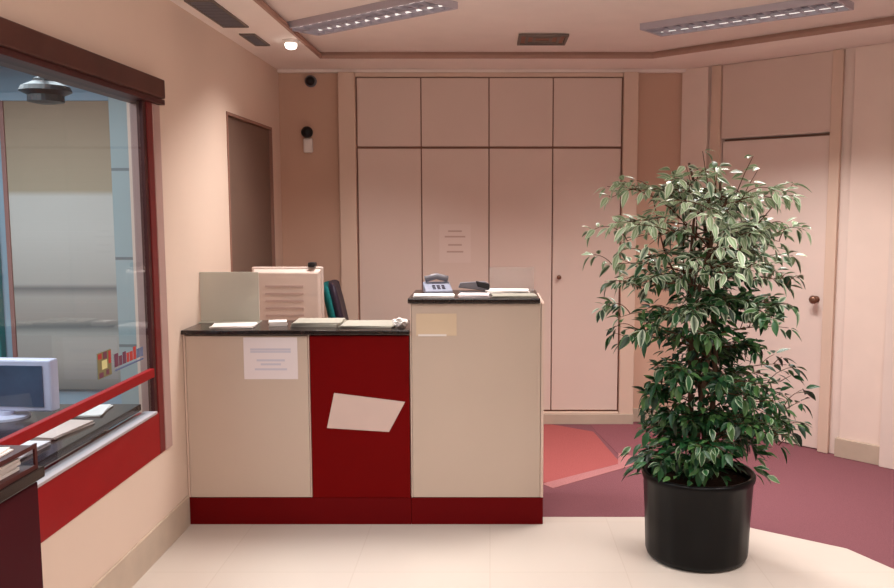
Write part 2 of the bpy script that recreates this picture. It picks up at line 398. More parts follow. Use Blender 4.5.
# notice on the closet door
bm = bmesh.new(); bx(bm, -.115, .115, -.0012, .0, -.14, .14)
for i, (a, z) in enumerate(((.05, .09), (.075, .05), (.05, -.01), (.06, -.06))): bx(bm, -a, a, -.0022, -.0013, z-.006, z+.006, 1)
tag(place(link('paper_notice', bm, [M['fadedpaper'], M['inkgrey']]), (-.255, YC-.0008, 1.335)), 'faded paper notice taped to the closet door above the high counter', 'notice')

# wall sensors by corner
t = thing('dome_camera', 'tiny black dome camera high on the back wall under the ceiling', 'camera', (-1.29, YB, 2.50))
bm = bmesh.new(); lathe(bm, [(.042, 0), (.042, -.02), (.034, -.022)], 20, (0, 0, 0), 'y'); link('base', bm, M['greyplastic'], t, smooth=True)
bm = bmesh.new(); lathe(bm, [(.034, -.0222), (.032, -.04), (.022, -.056), (.008, -.064)], 20, (0, 0, 0), 'y'); link('dome', bm, M['blackplastic'], t, smooth=True)
t = thing('motion_sensor', 'black ball sensor above a small white wall box in the back corner', 'sensor', (-1.315, YB, 2.06))
bm = bmesh.new(); bmesh.ops.create_uvsphere(bm, u_segments=18, v_segments=12, radius=.042, matrix=Matrix.Translation((0, -.055, .075))); link('ball', bm, M['blackplastic'], t, smooth=True)
bm = bmesh.new(); bx(bm, -.032, .032, -.045, 0, -.07, .034); link('housing', bm, M['white'], t, bevel=.01)

# ------------------------------------------------------------------ brown door in left wall
d = thing('door_2', 'plain dark brown door in the left wall behind the desk', 'door', (XL, 5.50, 0), kind='structure')
bm = bmesh.new(); bx(bm, -.07, -.012, -.49, .49, .005, 2.13); lf = link('door_leaf', bm, M['browndoor'], d, bevel=.003)
bm = bmesh.new(); bx(bm, -.13, .006, -.51, -.492, 0, 2.15); bx(bm, -.13, .006, .492, .51, 0, 2.15); bx(bm, -.13, .006, -.492, .492, 2.133, 2.15)
link('door_frame', bm, M['groove'], d)
bm = bmesh.new(); lathe(bm, [(.022, 0), (.022, .008), (.009, .009), (.009, .04), (.022, .05), (.018, .06)], 18, (-.012, -.42, 1.0), 'x'); link('knob', bm, M['bronze'], d, smooth=True)

# ------------------------------------------------------------------ window in left wall
w = thing('window_1', 'large red and brown framed glass window in the left wall', 'window', (XL, 0, 0), kind='structure')
WJ = 3.80
GX = -.010     # glass plane, behind the wall face
bm = bmesh.new()
bx(bm, -.10, .008, 3.892, WY1+.012, WZ0, 2.065); bx(bm, -.10, .012, WY0-.02, WY0+.06, WZ0, 2.085); link('casing', bm, M['mauve'], w, bevel=.004)
bm = bmesh.new()
bx(bm, -.03, .005, 3.831, 3.89, WZ0, 2.065); link('red_post', bm, M['postred'], w, bevel=.003)
bm = bmesh.new()
bx(bm, -.03, -.001, WJ, 3.830, .662, 2.065); bx(bm, -.03, -.001, WY0+.061, WY0+.09, .662, 2.065); link('dark_stile', bm, M['darkmaroon'], w, bevel=.002)
bm = bmesh.new(); bx(bm, -.022, .004, WY0+.09, WJ, .832, .872); link('red_rail', bm, M['redframe'], w, bevel=.003)
bm = bmesh.new(); bx(bm, -.09, .004, WY0+.061, 3.8300, WZ0, .661); link('red_panel', bm, M['redframe'], w, bevel=.003)
bm = bmesh.new(); bx(bm, -.05, .010, WY0+.091, WJ, .662, .674); link('white_sill', bm, M['sillgrey'], w, bevel=.002)
for z0, z1 in ((.874, 2.064), (.6745, .830)):
    bm = bmesh.new(); f = bm.faces.new([bm.verts.new(p) for p in ((GX, WY0+.091, z0), (GX, WJ, z0), (GX, WJ, z1), (GX, WY0+.091, z1))])
    link('glass_pane', bm, M['glass'], w, smooth=None)
bm = bmesh.new(); bx(bm, -.02, .045, WY0-.04, 3.95, 2.0895, 2.175); link('header_box', bm, M['header'], w, bevel=.006)
bm = bmesh.new(); bx(bm, -.10, .03, WY0-.02, WY1+.02, 2.0655, 2.089); link('header_underside', bm, M['darkmaroon'], w, bevel=.002)

# emblem and wordmark stuck on the glass (in the photo only blurred blocks of colour)
t = thing('window_decal', 'small square emblem with blurred red wordmark stuck low on the window glass', 'decal', (XL+GX+.001, .11, -.025))
bm = bmesh.new()
X0, X1 = 0, .0015
bx(bm, X0, X1, 3.165, 3.285, .952, 1.055, 0)
for (y0, y1, z0, z1, mi) in ((3.17, 3.20, 1.03, 1.05, 1), (3.215, 3.245, 1.025, 1.052, 2), (3.26, 3.28, 1.0, 1.05, 1), (3.175, 3.21, .955, .975, 2), (3.235, 3.26, .958, .978, 2), (3.20, 3.245, .985, 1.02, 3)):
    bx(bm, X1, X1+.001, y0, y1, z0, z1, mi)
link('emblem', bm, [M['decalolive'], M['decalred'], M['decalplum'], M['decalcream']], t)
bm = bmesh.new(); y = 3.315; k = 0
for wd, hh in ((.035,.055),(.028,.04),(.03,.05),(.022,.04),(.03,.04),(.026,.055),(.03,.04),(.028,.04)):
    bx(bm, X0, X1, y, y+wd, .972+.0*k, .972+hh, 0 if k < 3 else (1 if k < 6 else 2)); y += wd+.008; k += 1
bx(bm, X0, X1, 3.32, 3.60, .955, .963, 2)
link('wordmark', bm, [M['decalplum'], M['decalred'], M['decalblue']], t)

# ------------------------------------------------------------------ office beyond the window
OX0 = XL-T
struct(box('floor_office', M['officefloor'], XO, OX0, -.6, 6.1, -.1, 0, bevel=0), 'dull floor of the office beyond the window', 'floor')
struct(box('ceiling_office', M['officeblue'], XO, OX0, -.6, 6.1, 2.62, 2.7, bevel=0), 'bluish ceiling of the office beyond the window', 'ceiling')
struct(box('wall_office', M['officeblue'], XO, OX0, 6.02, 6.1, 0, 2.62, bevel=0), 'pale blue end wall of the office', 'wall')
struct(box('wall_office_side', M['officeblue'], XO-.1, XO, -.6, 6.1, 0, 2.62, bevel=0), 'pale blue side wall of the office', 'wall')
struct(box('wall_office_near', M['officeblue'], XO, OX0, -.7, -.6, 0, 2.62, bevel=0), 'pale wall at the near end of the office', 'wall')
t = thing('roller_shutter', 'tall grey and tan banded roller shutter seen through the window', 'shutter', (-2.97, 5.99, 0))
bm = bmesh.new(); bx(bm, -.40, .33, 0, .025, .30, 2.33); link('slat_curtain', bm, M['shutter'], t)
bm = bmesh.new(); bx(bm, -.43, .33, -.01, .028, 2.331, 2.39); link('head_rail', bm, M['officeblue'], t, bevel=.004)
bm = bmesh.new(); bx(bm, -.43, -.401, -.012, .028, 0, 2.33); link('guide_rail', bm, M['pinkpost'], t, bevel=.003)
bm = bmesh.new(); bx(bm, -2.635, -2.0, 5.97, 6.018, 0, 2.36)
tag(link('glazed_panel', bm, M['bluetile'], bevel=.002), 'pale blue jointed panel right of the roller shutter behind the window', 'panel')
bm = bmesh.new(); bx(bm, -.07, .07, -.04, .03, 0, 2.40); bx(bm, -.10, .10, -.06, .03, 0, .10)
tag(place(link('office_post', bm, M['tealpost'], bevel=.006), (-3.53, 5.98, 0)), 'teal green upright post left of the roller shutter', 'post')
# dark hanging lamp
t = thing('pendant_lamp', 'dark flat pendant lamp hanging behind the top of the window', 'lamp', (-2.36, 4.6, 2.62))
bm = bmesh.new(); lathe(bm, [(.05, 0), (.05, -.03), (.022, -.035), (.022, -.33), (.06, -.345), (.06, -.36)], 16); link('stem', bm, M['blackplastic'], t, smooth=False)
bm = bmesh.new(); lathe(bm, [(.07, -.361), (.12, -.385), (.13, -.41), (.09, -.43), (.09, -.465), (.04, -.475)], 28); link('shade', bm, M['blackplastic'], t, smooth=False)
# desk
t = thing('office_desk', 'long black office desk running just behind the window', 'desk', (-2.05, 2.35, 0))
bm = bmesh.new(); bx(bm, -.42, .475, -1.6, 1.42, .685, .715); link('desktop', bm, M['black'], t, bevel=.004)
for sx in (-.36, .34):
    for sy in (-1.5, 1.28):
        bm = bmesh.new(); bx(bm, sx-.025, sx+.025, sy-.025, sy+.025, 0, .68); link('leg', bm, M['greyplastic'], t, bevel=.003)
# monitor on desk
t = thing('computer_monitor', 'lavender edged monitor with bluish screen on the desk behind the window', 'monitor', (-2.04, 3.52, .7152), math.radians(-4))
bm = bmesh.new(); lathe(bm, [(.09, 0), (.088, .01), (.03, .014), (.03, .03)], 24); link('stand', bm, M['lav'], t, smooth=False)
bm = bmesh.new(); bx(bm, -.21, .21, -.015, .045, .03, .25); bx(bm, -.15, .15, .045, .10, .05, .22); link('shell', bm, M['lav'], t, bevel=.008)
bm = bmesh.new(); bx(bm, -.185, .175, -.019, -.0155, .052, .226); link('screen', bm, M['screen'], t)
t = thing('desk_telephone', 'navy telephone shape added in place of reflections on the monitor behind the window', 'telephone', (-2.06, 3.22, .7155), math.radians(-8))  # added shape; its navy and pale blue stand for screen reflections
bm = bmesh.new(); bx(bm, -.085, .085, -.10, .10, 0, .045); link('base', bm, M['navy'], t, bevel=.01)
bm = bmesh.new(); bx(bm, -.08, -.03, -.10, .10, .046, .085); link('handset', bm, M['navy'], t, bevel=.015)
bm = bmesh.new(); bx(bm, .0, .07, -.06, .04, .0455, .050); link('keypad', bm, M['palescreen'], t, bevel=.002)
# papers lying on the desk behind the window
def sheets(label, x, y, z, w, l, h, rz, m, group=None, name='paper_stack', n=3):
    t = thing(name, label, 'papers', (x, y, z), rz, group)
    for i in range(n):
        a = random.uniform(-.06, .06) if n >= 4 else random.uniform(-.12, .12); bm = bmesh.new()
        pts = [Vector((sx*w/2, sy*l/2)) for sx, sy in ((-1,-1),(1,-1),(1,1),(-1,1))]
        pts = [(p.x*math.cos(a)-p.y*math.sin(a), p.x*math.sin(a)+p.y*math.cos(a)) for p in pts]
        prism(bm, pts, h*i/n + .0002, h*(i+1)/n)
        link('sheet', bm, m, t)
    return t
sheets('white papers at the far end of the office desk nearest the window post', -1.735, 3.62, .7155, .13, .20, .008, .2, M['white'])
sheets('pinkish white papers spread on the office desk beside the monitor', -1.725, 3.30, .7155, .16, .27, .012, -.08, M['pinkpaper'])
sheets('greyish white papers on the office desk in front of the monitor', -1.735, 2.98, .7155, .17, .26, .015, .05, M['lavpaper'])
sheets('white papers on the office desk behind the letter tray', -1.75, 2.66, .7155, .19, .28, .012, .03, M['white'])

# foreground cabinet with tray
t = thing('low_cabinet', 'dark maroon low cabinet with black top against the window wall at lower left', 'cabinet', (XL, 0, 0))
CX0, CX1, CY0, CY1 = .03, .27, 1.1, 2.30
box('body', M['maroon'], CX0, CX1-.018, CY0, CY1, .06, .85, t, .003)
box('plinth', M['blackplastic'], CX0, CX1-.03, CY0+.01, CY1-.01, 0, .06, t)
for k in range(2):
    y0 = CY0+.006+k*.6; dd = box('door', M['maroon'], CX1-.0178, CX1, y0, y0+.588,   .07, .842, t, .003)
    bm = bmesh.new(); lathe(bm, [(.006, 0), (.006, .012), (.012, .018), (.010, .024)], 14, (CX1, y0+(.54 if k == 0 else .05), .6), 'x'); link('knob', bm, M['chrome'], dd, smooth=True)
box('top', M['black'], CX0-.005, CX1+.012, CY0-.01, CY1+.012, .8505, .882, t, .003)
t = thing('letter_tray', 'dark two-tier letter tray holding white papers on the maroon cabinet', 'tray', (XL+.165, 2.09, .8825))
for z in (0, .058):
    bm = bmesh.new(); bx(bm, -.11, .11, -.20, .20, z, z+.006); bx(bm, -.11, -.104, -.20, .20, z+.006, z+.018); bx(bm, .104, .11, -.20, .20, z+.006, z+.012); link('shelf', bm, M['darkmaroon'], t)
for sx in (-.107, .107):
    for sy in (-.194, .194):
        bm = bmesh.new(); bx(bm, sx-.003, sx+.003, sy-.006, sy+.006, .018 if sx < 0 else .012, .058); link('post', bm, M['darkmaroon'], t)
sheets('stack of white paper in the lower tier of the dark letter tray', XL+.165, 2.09, .8888, .16, .32, .034, 0, M['white'], n=4)
sheets('loose white papers lying on the upper tier of the dark letter tray', XL+.165, 2.08, .9470, .16, .31, .008, 0, M['white'], n=2)

# ------------------------------------------------------------------ reception desk
CY = 4.16
XW = XL+.003
t = thing('reception_desk', 'low left section of the reception desk, cream and dark red with black top', 'reception desk', (0, CY, 0))
LX1 = -.398
bm = bmesh.new(); bx(bm, XW, LX1, .03, .42, .14, .974); link('carcass', bm, M['creamedge'], t)
bm = bmesh.new(); bx(bm, XW, LX1, .006, .42, 0, .139); link('plinth', bm, M['redkick'], t, bevel=.002)
box('cream_panel', M['cream'], XW+.012, -.905, .004, .03, .142, .966, t, .003)
box('edge_strip', M['creamedge'], XW, XW+.010, .006, .03, .142, .972, t); box('edge_strip', M['creamedge'], -.903, -.897, .006, .03, .142, .972, t)
box('red_panel', M['red'], -.894, LX1-.003, .002, .03, .14, .966, t, .003)
box('countertop', M['black'], XW, LX1-.001, -.02, .36, .9745, .996, t, .004)
t = thing('high_counter', 'tall right section of the reception desk, cream front with dark top slab', 'counter', (0, CY, 0))
bm = bmesh.new(); bx(bm, LX1+.003, .268, .03, .50, .14, 1.128); link('carcass', bm, M['creamedge'], t)
bm = bmesh.new(); bx(bm, LX1+.001, .268, .0062, .50, 0, .139); link('plinth', bm, M['redkick'], t, bevel=.002)
box('cream_panel', M['cream'], LX1+.010, .252, .003, .03, .142, 1.126, t, .003)
box('edge_strip', M['creamedge'], .254, .268, .003, .03, .142, 1.126, t, .001); box('edge_strip', M['creamedge'], LX1+.003, LX1+.0085, .003, .03, .142, 1.126, t, .001)
box('top_slab', M['black'], LX1-.006, .247, -.02, .42, 1.129, 1.154, t, .004)

FR = CY+.004   # cream panel face
# sign on cream panel
bm = bmesh.new(); bx(bm, -.1335, .1335, -.0012, 0, -.105, .105)
for z, a in ((.045, .10), (.033, .10), (-.01, .07), (-.03, .05), (-.055, .08)): bx(bm, -a, a, -.002, -.0013, z-.005, z+.005, 1)
tag(place(link('paper_notice', bm, [M['lavpaper'], M['ink']]), (-1.088, FR-.0005, .853)), 'white paper notice with faint blue lines on the left cream panel', 'notice')
# slanted sheet on red panel
bm = bmesh.new(); xzprism(bm, [(-.776, .679), (-.423, .634), (-.505, .481), (-.815, .501)], -.003, 0)
tag(place(link('slanted_sheet', bm, M['pinkpaper']), (0, CY+.0015, 0)), 'skewed blank pinkish sheet stuck on the dark red panel', 'paper')
# faint card on tall counter
bm = bmesh.new(); bx(bm, -.10, .10, -.0012, 0, -.055, .055); bx(bm, -.09, .05, -.004, -.0013, -.058, -.048, 1)
tag(place(link('faded_card', bm, [M['yellowpaper'], M['white']]), (-.265, CY+.0025, 1.022)), 'faint yellowish card on the tall counter front below its top', 'card')

# items on low counter
ZL = .9963
t = thing('acrylic_screen', 'pale frosted acrylic leaflet screen standing at the left end of the low counter', 'screen', (-1.368, CY+.28, ZL))
bm = bmesh.new(); bx(bm, -.155, .155, 0, .006, .004, .265); link('panel', bm, M['frost'], t, bevel=.002)
bm = bmesh.new(); bx(bm, -.155, .155, -.04, .05, 0, .004); link('foot', bm, M['frost'], t)
bm = bmesh.new(); bx(bm, -.085, .095, .007, .009, .02, .24); link('insert', bm, M['lavpaper'], t)
# working desk behind counter
t = thing('work_desk', 'cream work desk behind the low counter under the beige monitor', 'desk', (-.93, 4.98, 0))
bm = bmesh.new(); bx(bm, -.55, .52, -.33, .33, .70, .73); link('desktop', bm, M['cream'], t, bevel=.004)
for sx in (-.5, .47):
    for sy in (-.28, .28):
        bm = bmesh.new(); bx(bm, sx-.02, sx+.02, sy-.02, sy+.02, 0, .70); link('leg', bm, M['greyplastic'], t)
t = thing('desktop_monitor', 'beige computer monitor seen from behind with vent lines, behind the low counter', 'monitor', (-1.17, 4.80, .731), math.radians(0))
bm = bmesh.new(); lathe(bm, [(.13, 0), (.128, .015), (.05, .022), (.045, .08)], 28); link('stand', bm, M['beigeplastic'], t)
bm = bmesh.new()
bx(bm, -.205, .205, .09, .12, .08, .525)
v0 = [bm.verts.new(p) for p in ((-.195, .09, .10), (.195, .09, .10), (.195, .09, .515), (-.195, .09, .515))]
v1 = [bm.verts.new(p) for p in ((-.185, .055, .12), (.185, .055, .12), (.185, .055, .495), (-.185, .055, .495))]
for i in range(4): bm.faces.new((v0[i], v0[(i+1) % 4], v1[(i+1) % 4], v1[i]))
bm.faces.new(v1); bm.faces.new(v0[::-1]); sh = link('shell', bm, M['beigeplastic'], t, bevel=.006)
bm = bmesh.new()
for i in range(6): bx(bm, -.12, .10, .0525, .0545, .20+.042*i, .212+.042*i)
link('vent_slots', bm, M['beigevent'], t)
bm = bmesh.new(); bx(bm, -.175, .175, .1205, .123, .12, .49); link('screen', bm, M['screen'], t)
bm = bmesh.new(); bx(bm, .045, .085, -.02, .05, .526, .552); tag(place(link('webcam', bm, M['blackplastic'], bevel=.006), (-1.09, 4.88, .731)), 'tiny black webcam on top of the beige monitor', 'webcam')

# office chair
t = thing('office_chair', 'dark office chair with teal back leaning beside the beige monitor', 'chair', (-.80, 5.72, 0), math.radians(-84))
def pad(bm, w_, h_, th, n=8, bend=.03):
    grid = []
    for s in (0, 1):
        g = []
        for i in range(n+1):
            row = []
            for j in range(n+1):
                u = 2*i/n-1; v = 2*j/n-1
                k = (1-abs(u)**4*.10*(abs(v)**2)) ; kk = (1-abs(v)**4*.10*(abs(u)**2))
                edge = (1-abs(u)**6)*(1-abs(v)**6)
                y = (th*(.25+.75*edge)*(1 if s else -1)*.5) + bend*(u*u)
                row.append(bm.verts.new((u*w_/2*kk, y, v*h_/2*k)))
            g.append(row)
        grid.append(g)
    for s in (0, 1):
        for i in range(n):
            for j in range(n): bm.faces.new((grid[s][i][j], grid[s][i+1][j], grid[s][i+1][j+1], grid[s][i][j+1]))
    for i in range(n):
        for (a, b) in (((i, 0), (i+1, 0)), ((i, n), (i+1, n)), ((0, i), (0, i+1)), ((n, i), (n, i+1))):
            bm.faces.new((grid[0][a[0]][a[1]], grid[0][b[0]][b[1]], grid[1][b[0]][b[1]], grid[1][a[0]][a[1]]))
bm = bmesh.new(); pad(bm, .42, .52, .07); bmesh.ops.rotate(bm, verts=bm.verts, cent=(0,0,0), matrix=Matrix.Rotation(math.radians(12), 3, 'X')); bmesh.ops.translate(bm, verts=bm.verts, vec=(0, -.22, .85)); link('backrest', bm, M['purpleplastic'], t, smooth=True)
bm = bmesh.new(); pad(bm, .42, .50, .05); bmesh.ops.rotate(bm, verts=bm.verts, cent=(0,0,0), matrix=Matrix.Rotation(math.radians(12), 3, 'X')); bmesh.ops.translate(bm, verts=bm.verts, vec=(0, -.262, .85)); link('back_shell', bm, M['teal'], t, smooth=True)
bm = bmesh.new(); pad(bm, .46, .46, .08, bend=0); bmesh.ops.rotate(bm, verts=bm.verts, cent=(0,0,0), matrix=Matrix.Rotation(PI/2, 3, 'X')); bmesh.ops.translate(bm, verts=bm.verts, vec=(0, .03, .47)); link('seat', bm, M['purpleplastic'], t, smooth=True)
bm = bmesh.new(); tube(bm, [(0, -.05, .42), (0, -.25, .43), (0, -.28, .55), (0, -.29, .75)], .022, .022, 8); link('back_support', bm, M['blackplastic'], t, smooth=True)
bm = bmesh.new(); lathe(bm, [(.035, .09), (.03, .25), (.02, .26), (.02, .42)], 16); link('gas_column', bm, M['blackplastic'], t, smooth=True)
bm = bmesh.new()
for i in range(5):
    a = 2*PI*i/5; tube(bm, [(0, 0, .11), (.14*math.cos(a), .14*math.sin(a), .10), (.27*math.cos(a), .27*math.sin(a), .075)], .024, .016, 8)
link('star_base', bm, M['blackplastic'], t, smooth=True)
for i in range(5):
    a = 2*PI*i/5; bm = bmesh.new(); lathe(bm, [(.012, -.02), (.028, -.018), (.028, .018), (.012, .02)], 14, (.27*math.cos(a), .27*math.sin(a), .028), 'x'); link('caster', bm, M['blackplastic'], t, smooth=False)

# papers along the low counter
sheets('white leaflets at the left end of the low counter before the acrylic screen', -1.30, CY+.12, ZL, .21, .15, .010, .08, M['white'])
sheets('crumpled white leaflets in the middle of the low counter', -1.09, CY+.17, ZL, .09, .09, .022, .3, M['white'], n=4)
sheets('grey green folders on the low counter before the beige monitor', -.88, CY+.19, ZL, .24, .19, .022, -.04, M['greypaper'])
sheets('flat grey desk pad near the right end of the low counter', -.62, CY+.18, ZL, .27, .22, .010, 0, M['greypaper'], n=2)
# crumpled white tissue
bm = bmesh.new(); bmesh.ops.create_icosphere(bm, subdivisions=3, radius=.038)
for v in bm.verts: v.co *= random.uniform(.75, 1.2); v.co.z *= .62
mz = min(v.co.z for v in bm.verts)
for v in bm.verts: v.co.z -= mz
tag(place(link('crumpled_paper', bm, M['white']), (-.455, CY+.10, ZL)), 'crumpled white paper on the low counter against the tall counter', 'paper')

# items on tall counter
ZH = 1.1543
t = thing('desk_telephone', 'grey blue desk telephone on the left of the tall counter', 'telephone', (-.272, CY+.24, ZH), math.radians(10))
bm = bmesh.new(); v = [bm.verts.new(p) for p in ((-.07, -.08, 0), (.07, -.08, 0), (.07, .08, 0), (-.07, .08, 0), (-.07, -.08, .02), (.07, -.08, .02), (.07, .08, .055), (-.07, .08, .055))]
for f in ((3,2,1,0), (4,5,6,7), (0,1,5,4), (1,2,6,5), (2,3,7,6), (3,0,4,7)): bm.faces.new([v[i] for i in f])
link('base', bm, M['bluegrey'], t, bevel=.006)
bm = bmesh.new(); tube(bm, [(-.06, .055, .068), (0, .057, .084), (.06, .055, .068)], .017, .017, 10); link('handset', bm, M['greyplastic'], t, smooth=True)
bm = bmesh.new()
for i in range(3):
    for j in range(3): bx(bm, -.03+.024*i, -.014+.024*i, -.055+.024*j, -.04+.024*j, .018+.0055*j+.002, .030+.0055*j)
link('keypad', bm, M['purpleplastic'], t)
t = thing('stapler', 'dark grey stapler with black tail at the middle of the tall counter', 'stapler', (-.085, CY+.24, ZH), math.radians(4))
bm = bmesh.new(); bx(bm, -.075, .075, -.018, .018, 0, .010); link('base', bm, M['greyplastic'], t, bevel=.004)
bm = bmesh.new(); xzprism(bm, [(-.08, .030), (.075, .011), (.08, .05), (.06, .062), (-.07, .056)], -.015, .015); link('arm', bm, M['greyplastic'], t, bevel=.004)
bm = bmesh.new(); xzprism(bm, [(.01, .064), (.082, .05), (.082, .018), (.02, .034)], -.019, .019); link('tail_cover', bm, M['blackplastic'], t, bevel=.004)
sheets('white leaflets on the left end of the tall counter before the telephone', -.28, CY+.07, ZH, .20, .12, .010, .06, M['white'])
sheets('greyish leaflets at the middle front of the tall counter', -.08, CY+.08, ZH, .15, .13, .012, -.08, M['lavpaper'])
sheets('long white leaflets on the right part of the tall counter', .09, CY+.26, ZH, .22, .14, .016, .03, M['white'])
sheets('grey folder at the right front corner of the tall counter', .12, CY+.09, ZH, .22, .14, .008, -.03, M['greypaper'], n=2)
t = thing('acrylic_holder', 'clear acrylic holder faintly visible at the right of the tall counter', 'holder', (.115, CY+.385, ZH))
bm = bmesh.new(); bx(bm, -.12, .12, 0, .004, .003, .125); link('panel', bm, M['acrylic'], t)
bm = bmesh.new(); bx(bm, -.12, .12, -.03, .03, 0, .003); link('foot', bm, M['acrylic'], t)

# ------------------------------------------------------------------ potted fig
PX, PY = .955, 3.80
t = thing('potted_fig', 'bushy variegated weeping fig in a black pot on the cream tiles', 'potted plant', (PX, PY, 0))
bm = bmesh.new()
N = 72; prof = [(.205, 0), (.226, .012), (.232, .03), (.238, .20), (.247, .36), (.254, .372), (.256, .392), (.250, .40), (.236, .398), (.232, .36), (.232, .34)]
rings = []
for r, z in prof:
    rings.append([bm.verts.new(((r - (.0025 if .03 <= z <= .36 and k % 4 < 1 and r > .218 else 0))*math.cos(2*PI*k/N), (r - (.0025 if .03 <= z <= .36 and k % 4 < 1 and r > .218 else 0))*math.sin(2*PI*k/N), z)) for k in range(N)])
for a, b in zip(rings, rings[1:]):
    for i in range(N): bm.faces.new((a[i], a[(i+1) % N], b[(i+1) % N], b[i]))
bm.faces.new(rings[0][::-1])
link('pot', bm, M['pot'], t, smooth=True)
bm = bmesh.new(); lathe(bm, [(.231, .335), (.230, .352), (.12, .362), (.02, .366)], 40); link('soil', bm, M['soil'], t, smooth=True)

def interp(tab, z):
    if z <= tab[0][0]: return tab[0][1]
    for (a, b), (c, d_) in zip(tab, tab[1:]):
        if z <= c: return b + (d_-b)*(z-a)/(c-a)
    return tab[-1][1]
LEFT = [(.36, .30), (.46, .34), (.56, .25), (.70, .25), (.88, .24), (1.0, .42), (1.08, .51), (1.35, .57), (1.57, .58), (1.69, .46), (1.80, .14)]
RIGHT = [(.36, .22), (.46, .24), (.56, .44), (.70, .50), (.86, .48), (.96, .42), (1.08, .42), (1.35, .48), (1.52, .47), (1.66, .40), (1.80, .26)]
def env(z, az):
    c_ = (math.cos(az)+1)/2          # 1 = right (+x), 0 = left
    r = interp(LEFT, z)*(1-c_) + interp(RIGHT, z)*c_
    return r*(1-.18*abs(math.sin(az)))

random.seed(2)
trunks = []
bt = bmesh.new()
for k in range(4):
    a0 = 2*PI*k/4+.4; pts = []
    for i in range(15):
        f = i/14; z = .34 + f*(1.22 + .08*k); a = a0 + 3.2*f; r = .035 + .035*f + .06*f*f*(k % 2)
        pts.append(Vector((r*math.cos(a)+.01, r*math.sin(a), z)))
    trunks.append(pts); tube(bt, pts, .015, .006, 9)
link('trunk', bt, M['bark'], t, smooth=True)

leaf_data = []
bw = bmesh.new()
def leafat(p, d, size):
    leaf_data.append((p.copy(), d.normalized(), size))
def limit(p):
    q = p.copy(); rr = math.hypot(q.x, q.y); e = env(q.z, math.atan2(q.y, q.x))
    return rr <= e*1.0
def branch(start, az, zt, length, depth=0):
    n = 9; p = start.copy(); pts = [p.copy()]
    up = random.uniform(.1, 1.15); step = length/n
    for i in range(n):
        f = i/n
        el = up*(1-f*1.7)
        az += random.uniform(-.16, .16)
        dv = Vector((math.cos(az)*math.cos(el), math.sin(az)*math.cos(el), math.sin(el)))
        p = p + dv*step
        if math.hypot(p.x, p.y) > env(p.z, az)*1.0 or p.z > 1.84: break
        pts.append(p.copy())
        if i >= 1:
            for s in (-1, 1):
                if random.random() < (.72 if p.z < 1.2 else .66):
                    la = az + s*random.uniform(.3, 1.5); ld = Vector((math.cos(la), math.sin(la), random.uniform(-.9, .9)))
                    leafat(p, ld, random.uniform(.042, .074))
        if depth == 0 and i >= 2 and random.random() < .62:
            branch(p, az + random.choice((-1, 1))*random.uniform(.5, 1.0), zt, length*.42, 1)
    if len(pts) > 1:
        tube(bw, pts, .0042 if depth == 0 else .0024, .0012, 5)
        leafat(pts[-1], (pts[-1]-pts[-2])+Vector((0, 0, -.02)), random.uniform(.06, .09))
NB = 80
for k in range(NB):
    z = .46 + (1.80-.46)*((k+.5)/NB)**.86
    tr = trunks[k % 4]; src = min(tr, key=lambda q: abs(q.z-(z-.12)))
    az = k*2.39996 + random.uniform(-.3, .3)
    e = env(min(1.74, z), az)
    branch(src, az, z, e*random.uniform(.5, 1.25))
for z, az, e in ((.60, -.2, .50), (.66, .3, .54), (.74, -.5, .52), (.80, .1, .55), (.86, -.1, .50), (.58, -.7, .46), (.70, 3.3, .32), (.62, 2.9, .32)):   # side shoots low on the stems
    src = min(trunks[0], key=lambda q: abs(q.z-(z-.10))); branch(src, az, z, e*1.1)
# upright leaders
for (dx, top, az) in ((-.16, 1.76, PI), (-.02, 1.84, .5), (.2, 1.82, .1), (-.28, 1.70, 2.8), (.33, 1.70, .1), (.05, 1.80, 1.5), (.10, 1.78, -1.2), (-.1, 1.78, -2), (.27, 1.78, -.3)):
    p0 = Vector((dx*.25, random.uniform(-.05, .05), 1.25)); p1 = Vector((dx, random.uniform(-.12, .12), top)); pts = []
    for i in range(9):
        f = i/8; q = p0.lerp(p1, f) + Vector((.03*math.sin(f*4+dx*9), 0, 0)); pts.append(q)
        if i > 1:
            for s in (-1, 1):
                for _ in range(2):
                    if random.random() < .62:
                        la = random.uniform(0, 2*PI); leafat(q, Vector((math.cos(la), math.sin(la), random.uniform(-.3, .6))), random.uniform(.05, .082))
    tube(bw, pts, .005, .0015, 5)
for k in range(560):   # dense leaves close to the stems, coloured dark for the shaded core
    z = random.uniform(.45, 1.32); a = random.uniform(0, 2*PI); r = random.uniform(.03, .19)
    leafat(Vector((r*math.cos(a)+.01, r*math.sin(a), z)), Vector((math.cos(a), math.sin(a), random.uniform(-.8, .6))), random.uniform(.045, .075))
# low skirt of leaves round the rim
for k in range(150):
    a = random.uniform(0, 2*PI); r = random.uniform(.06, .25); z = random.uniform(.41, .56)
    leafat(Vector((r*math.cos(a), r*math.sin(a), z)), Vector((math.cos(a), math.sin(a), random.uniform(-.15, .6))), random.uniform(.05, .08))
for k in range(26):   # trailing shoot at the left and right of the rim
    sx = -1 if k % 2 else 1
    leafat(Vector((sx*random.uniform(.23, .33 if sx < 0 else .27), random.uniform(-.14, .06), random.uniform(.40, .52))), Vector((sx, random.uniform(-.6, .3), random.uniform(-.7, .2))), random.uniform(.06, .085))
link('branches', bw, M['twig'], t, smooth=True)

